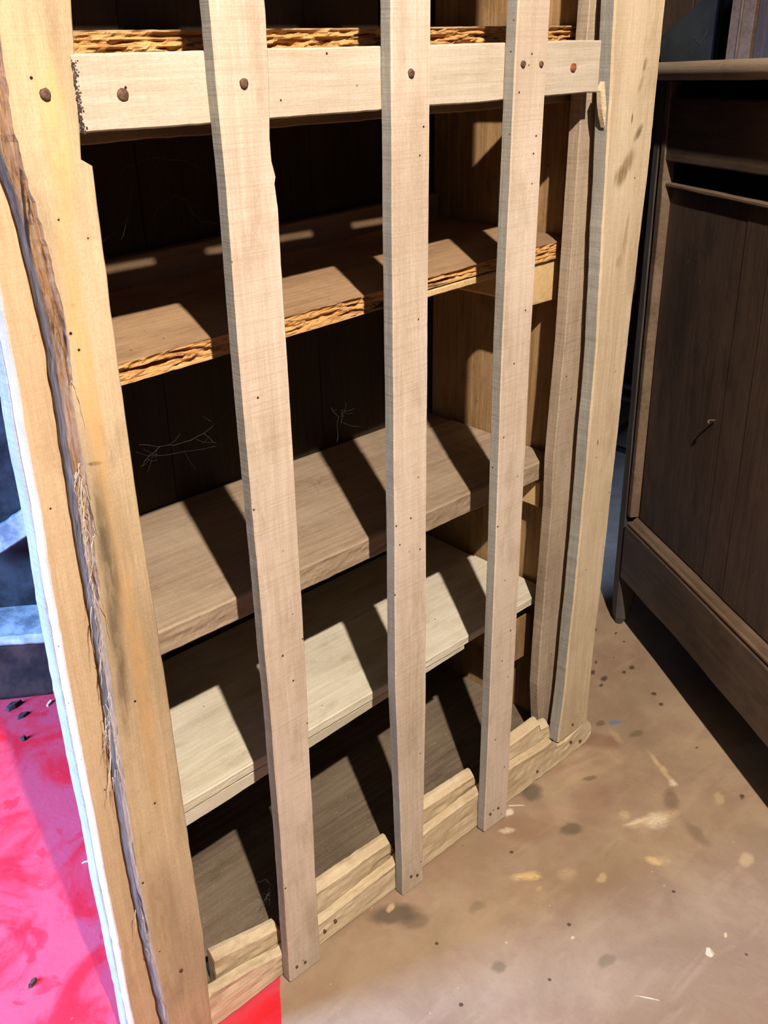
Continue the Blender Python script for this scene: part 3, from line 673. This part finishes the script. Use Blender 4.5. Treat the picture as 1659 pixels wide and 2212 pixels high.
# leaning pale plank against the back wall, lower left
ln_d = Vector((.5, .1, .55))
a_, b_ = Vector((-.42, 1.14, .30)), Vector((-.02, .90, .52))
a_ = atY(-60, 1210, 1.12); b_ = atY(120, 1085, .98)
bm = board_bm('x', simple('x', 0, (b_ - a_).length, -.028, .028, 0, .02), n=40, wob=.004, bev=.004, ends=.004)
xx = (b_ - a_).normalized(); yy = NB.copy(); yy = (yy - xx * yy.dot(xx)).normalized(); zz_ = xx.cross(yy)
Mx = Matrix(((xx.x, yy.x, zz_.x, a_.x), (xx.y, yy.y, zz_.y, a_.y), (xx.z, yy.z, zz_.z, a_.z), (0, 0, 0, 1)))
o = link('leaning_plank', bm, stone_l); o.matrix_world = Mx
tag(o, 'pale limewashed plank leaning against the dark wall above the stone ledge, left edge', 'plank')

# ------------------------------------------------------------------ cobwebs
def web(name, lines, y, r, label, seed=0, extra=0, at=None):
    at = at or (lambda u, v: atY(u, v, y)); r *= .55
    bm = bmesh.new(); rng = random.Random(seed); c = at(*lines[0][0])
    for ln in lines:
        P = [at(u, v) for u, v in ln]; pts = []
        for p, q in zip(P, P[1:]):
            for k in range(4): pts.append(p.lerp(q, k / 4) + Vector((rng.uniform(-1, 1), rng.uniform(-1, 1), rng.uniform(-1, 1))) * .0012)
        pts.append(P[-1]); tube_bm([p - c for p in pts], r * rng.uniform(.7, 1.3), bm, 4)
        for e in range(extra):
            i = rng.randrange(len(pts)); q = pts[i] + Vector((rng.uniform(-.03, .03), rng.uniform(-.02, .02), rng.uniform(-.03, .02)))
            tube_bm([pts[i] - c, (pts[i].lerp(q, .5) + Vector((0, 0, -.003))) - c, q - c], r * .5, bm, 4)
    o = link(name, bm, web_m); o.location = c; return tag(o, label, 'cobweb')
web('cobweb', [[(328, 475), (345, 445), (378, 420), (400, 430), (420, 462), (440, 480), (470, 480)], [(270, 490), (276, 470), (285, 400)], [(270, 360), (340, 340), (400, 350), (445, 365)]], .12, .0005,
    'thin grey cobweb strands looping in the dark just below the top rail', 1, 5)
web('cobweb', [[(300, 960), (350, 965), (400, 955), (450, 930), (480, 905), (503, 875)], [(310, 970), (340, 985), (400, 975), (480, 962)], [(440, 935), (460, 955), (485, 962)], [(305, 1010), (320, 985), (345, 965)]], .12, .0003,
    'sagging cobweb strung across the dark gap below the rotted shelf, beside the left stile', 2, 3)
web('cobweb', [[(738, 885), (741, 900), (737, 915)], [(745, 888), (738, 900)], [(715, 880), (730, 900), (728, 955)]], .14, .0004,
    'tiny dangling cobweb tuft in the dark between the first and middle slat', 3, 3)
web('cobweb', [[(570, 1945), (585, 1925), (598, 1905)], [(582, 1935), (600, 1925)], [(575, 1900), (590, 1915), (600, 1900)]], .05, .0005,
    'small cobweb tuft beside the foot of the first slat, above the plinth', 4, 6)
web('cobweb', [[(1495, 105), (1508, 95), (1520, 85)], [(1500, 80), (1506, 92), (1515, 92)], [(1530, 60), (1518, 88), (1500, 105), (1490, 120)]], 0, .0016,
    'torn cobweb hanging before the slate blue board', 5, 0, lambda u, v: atX(u, v, 2.2955))

# ------------------------------------------------------------------ litter on the floor
def chip(name, u, v, L_, Wd, Th, ang, mat, label, cat, group=None):
    bm = bmesh.new(); rng = random.Random(int(u * 7 + v)); n = 8
    top = []; bot = []
    for k in range(n):
        a = 2 * math.pi * k / n; rr_ = 1 + rng.uniform(-.25, .25)
        x, y = math.cos(a) * L_ / 2 * rr_, math.sin(a) * Wd / 2 * rr_
        bot.append(bm.verts.new((x, y, 0))); top.append(bm.verts.new((x * .8, y * .75, Th * (1 + rng.uniform(-.3, .3)))))
    bm.faces.new(bot); bm.faces.new(top)
    for k in range(n): bm.faces.new((bot[k], bot[(k + 1) % n], top[(k + 1) % n], top[k]))
    o = link(name, bm, mat); o.location = atZ(u, v) + Vector((0, 0, .0006)); o.rotation_euler.z = ang
    return tag(o, label, cat, group)
G = 'crumbs of debris on the red floor'
chip('wood_chip', 30, 1528, .05, .014, .010, .2, chip_d, 'dark wood chip on the red floor near the riser, left edge', 'debris', G)
chip('wood_chip', 107, 1521, .024, .008, .005, .5, chip_w, 'pale chip on the red floor beside the white-lit post', 'debris', G)
chip('wood_chip', 48, 1548, .034, .012, .006, .1, chip_d, 'flat grey chip lying just below the darkest chip on the red floor', 'debris', G)
chip('stone_crumb', 51, 1598, .014, .012, .009, 0, chip_d, 'round dark crumb on the red floor', 'debris', G)
chip('wood_chip', 188, 1862, .022, .004, .002, -.4, chip_w, 'thin white flake on the purple-lit red floor', 'debris', G)
chip('wood_chip', 72, 2124, .020, .009, .006, .4, chip_d, 'grey chip on the brightly lit red floor near the bottom left corner', 'debris', G)
chip('wood_splinter', 1116, 1741, .034, .004, .002, -.75, chip_w, 'pale splinter on the brown floor at the foot of the third slat', 'debris')
chip('wood_splinter', 1400, 2157, .040, .0022, .0016, -1.0, chip_w, 'thin white sliver on the brown floor near the bottom right', 'debris')
chip('paint_flake', 1533, 2056, .017, .013, .0012, .5, chip_w, 'cream round flake on the brown floor, lower right', 'debris')
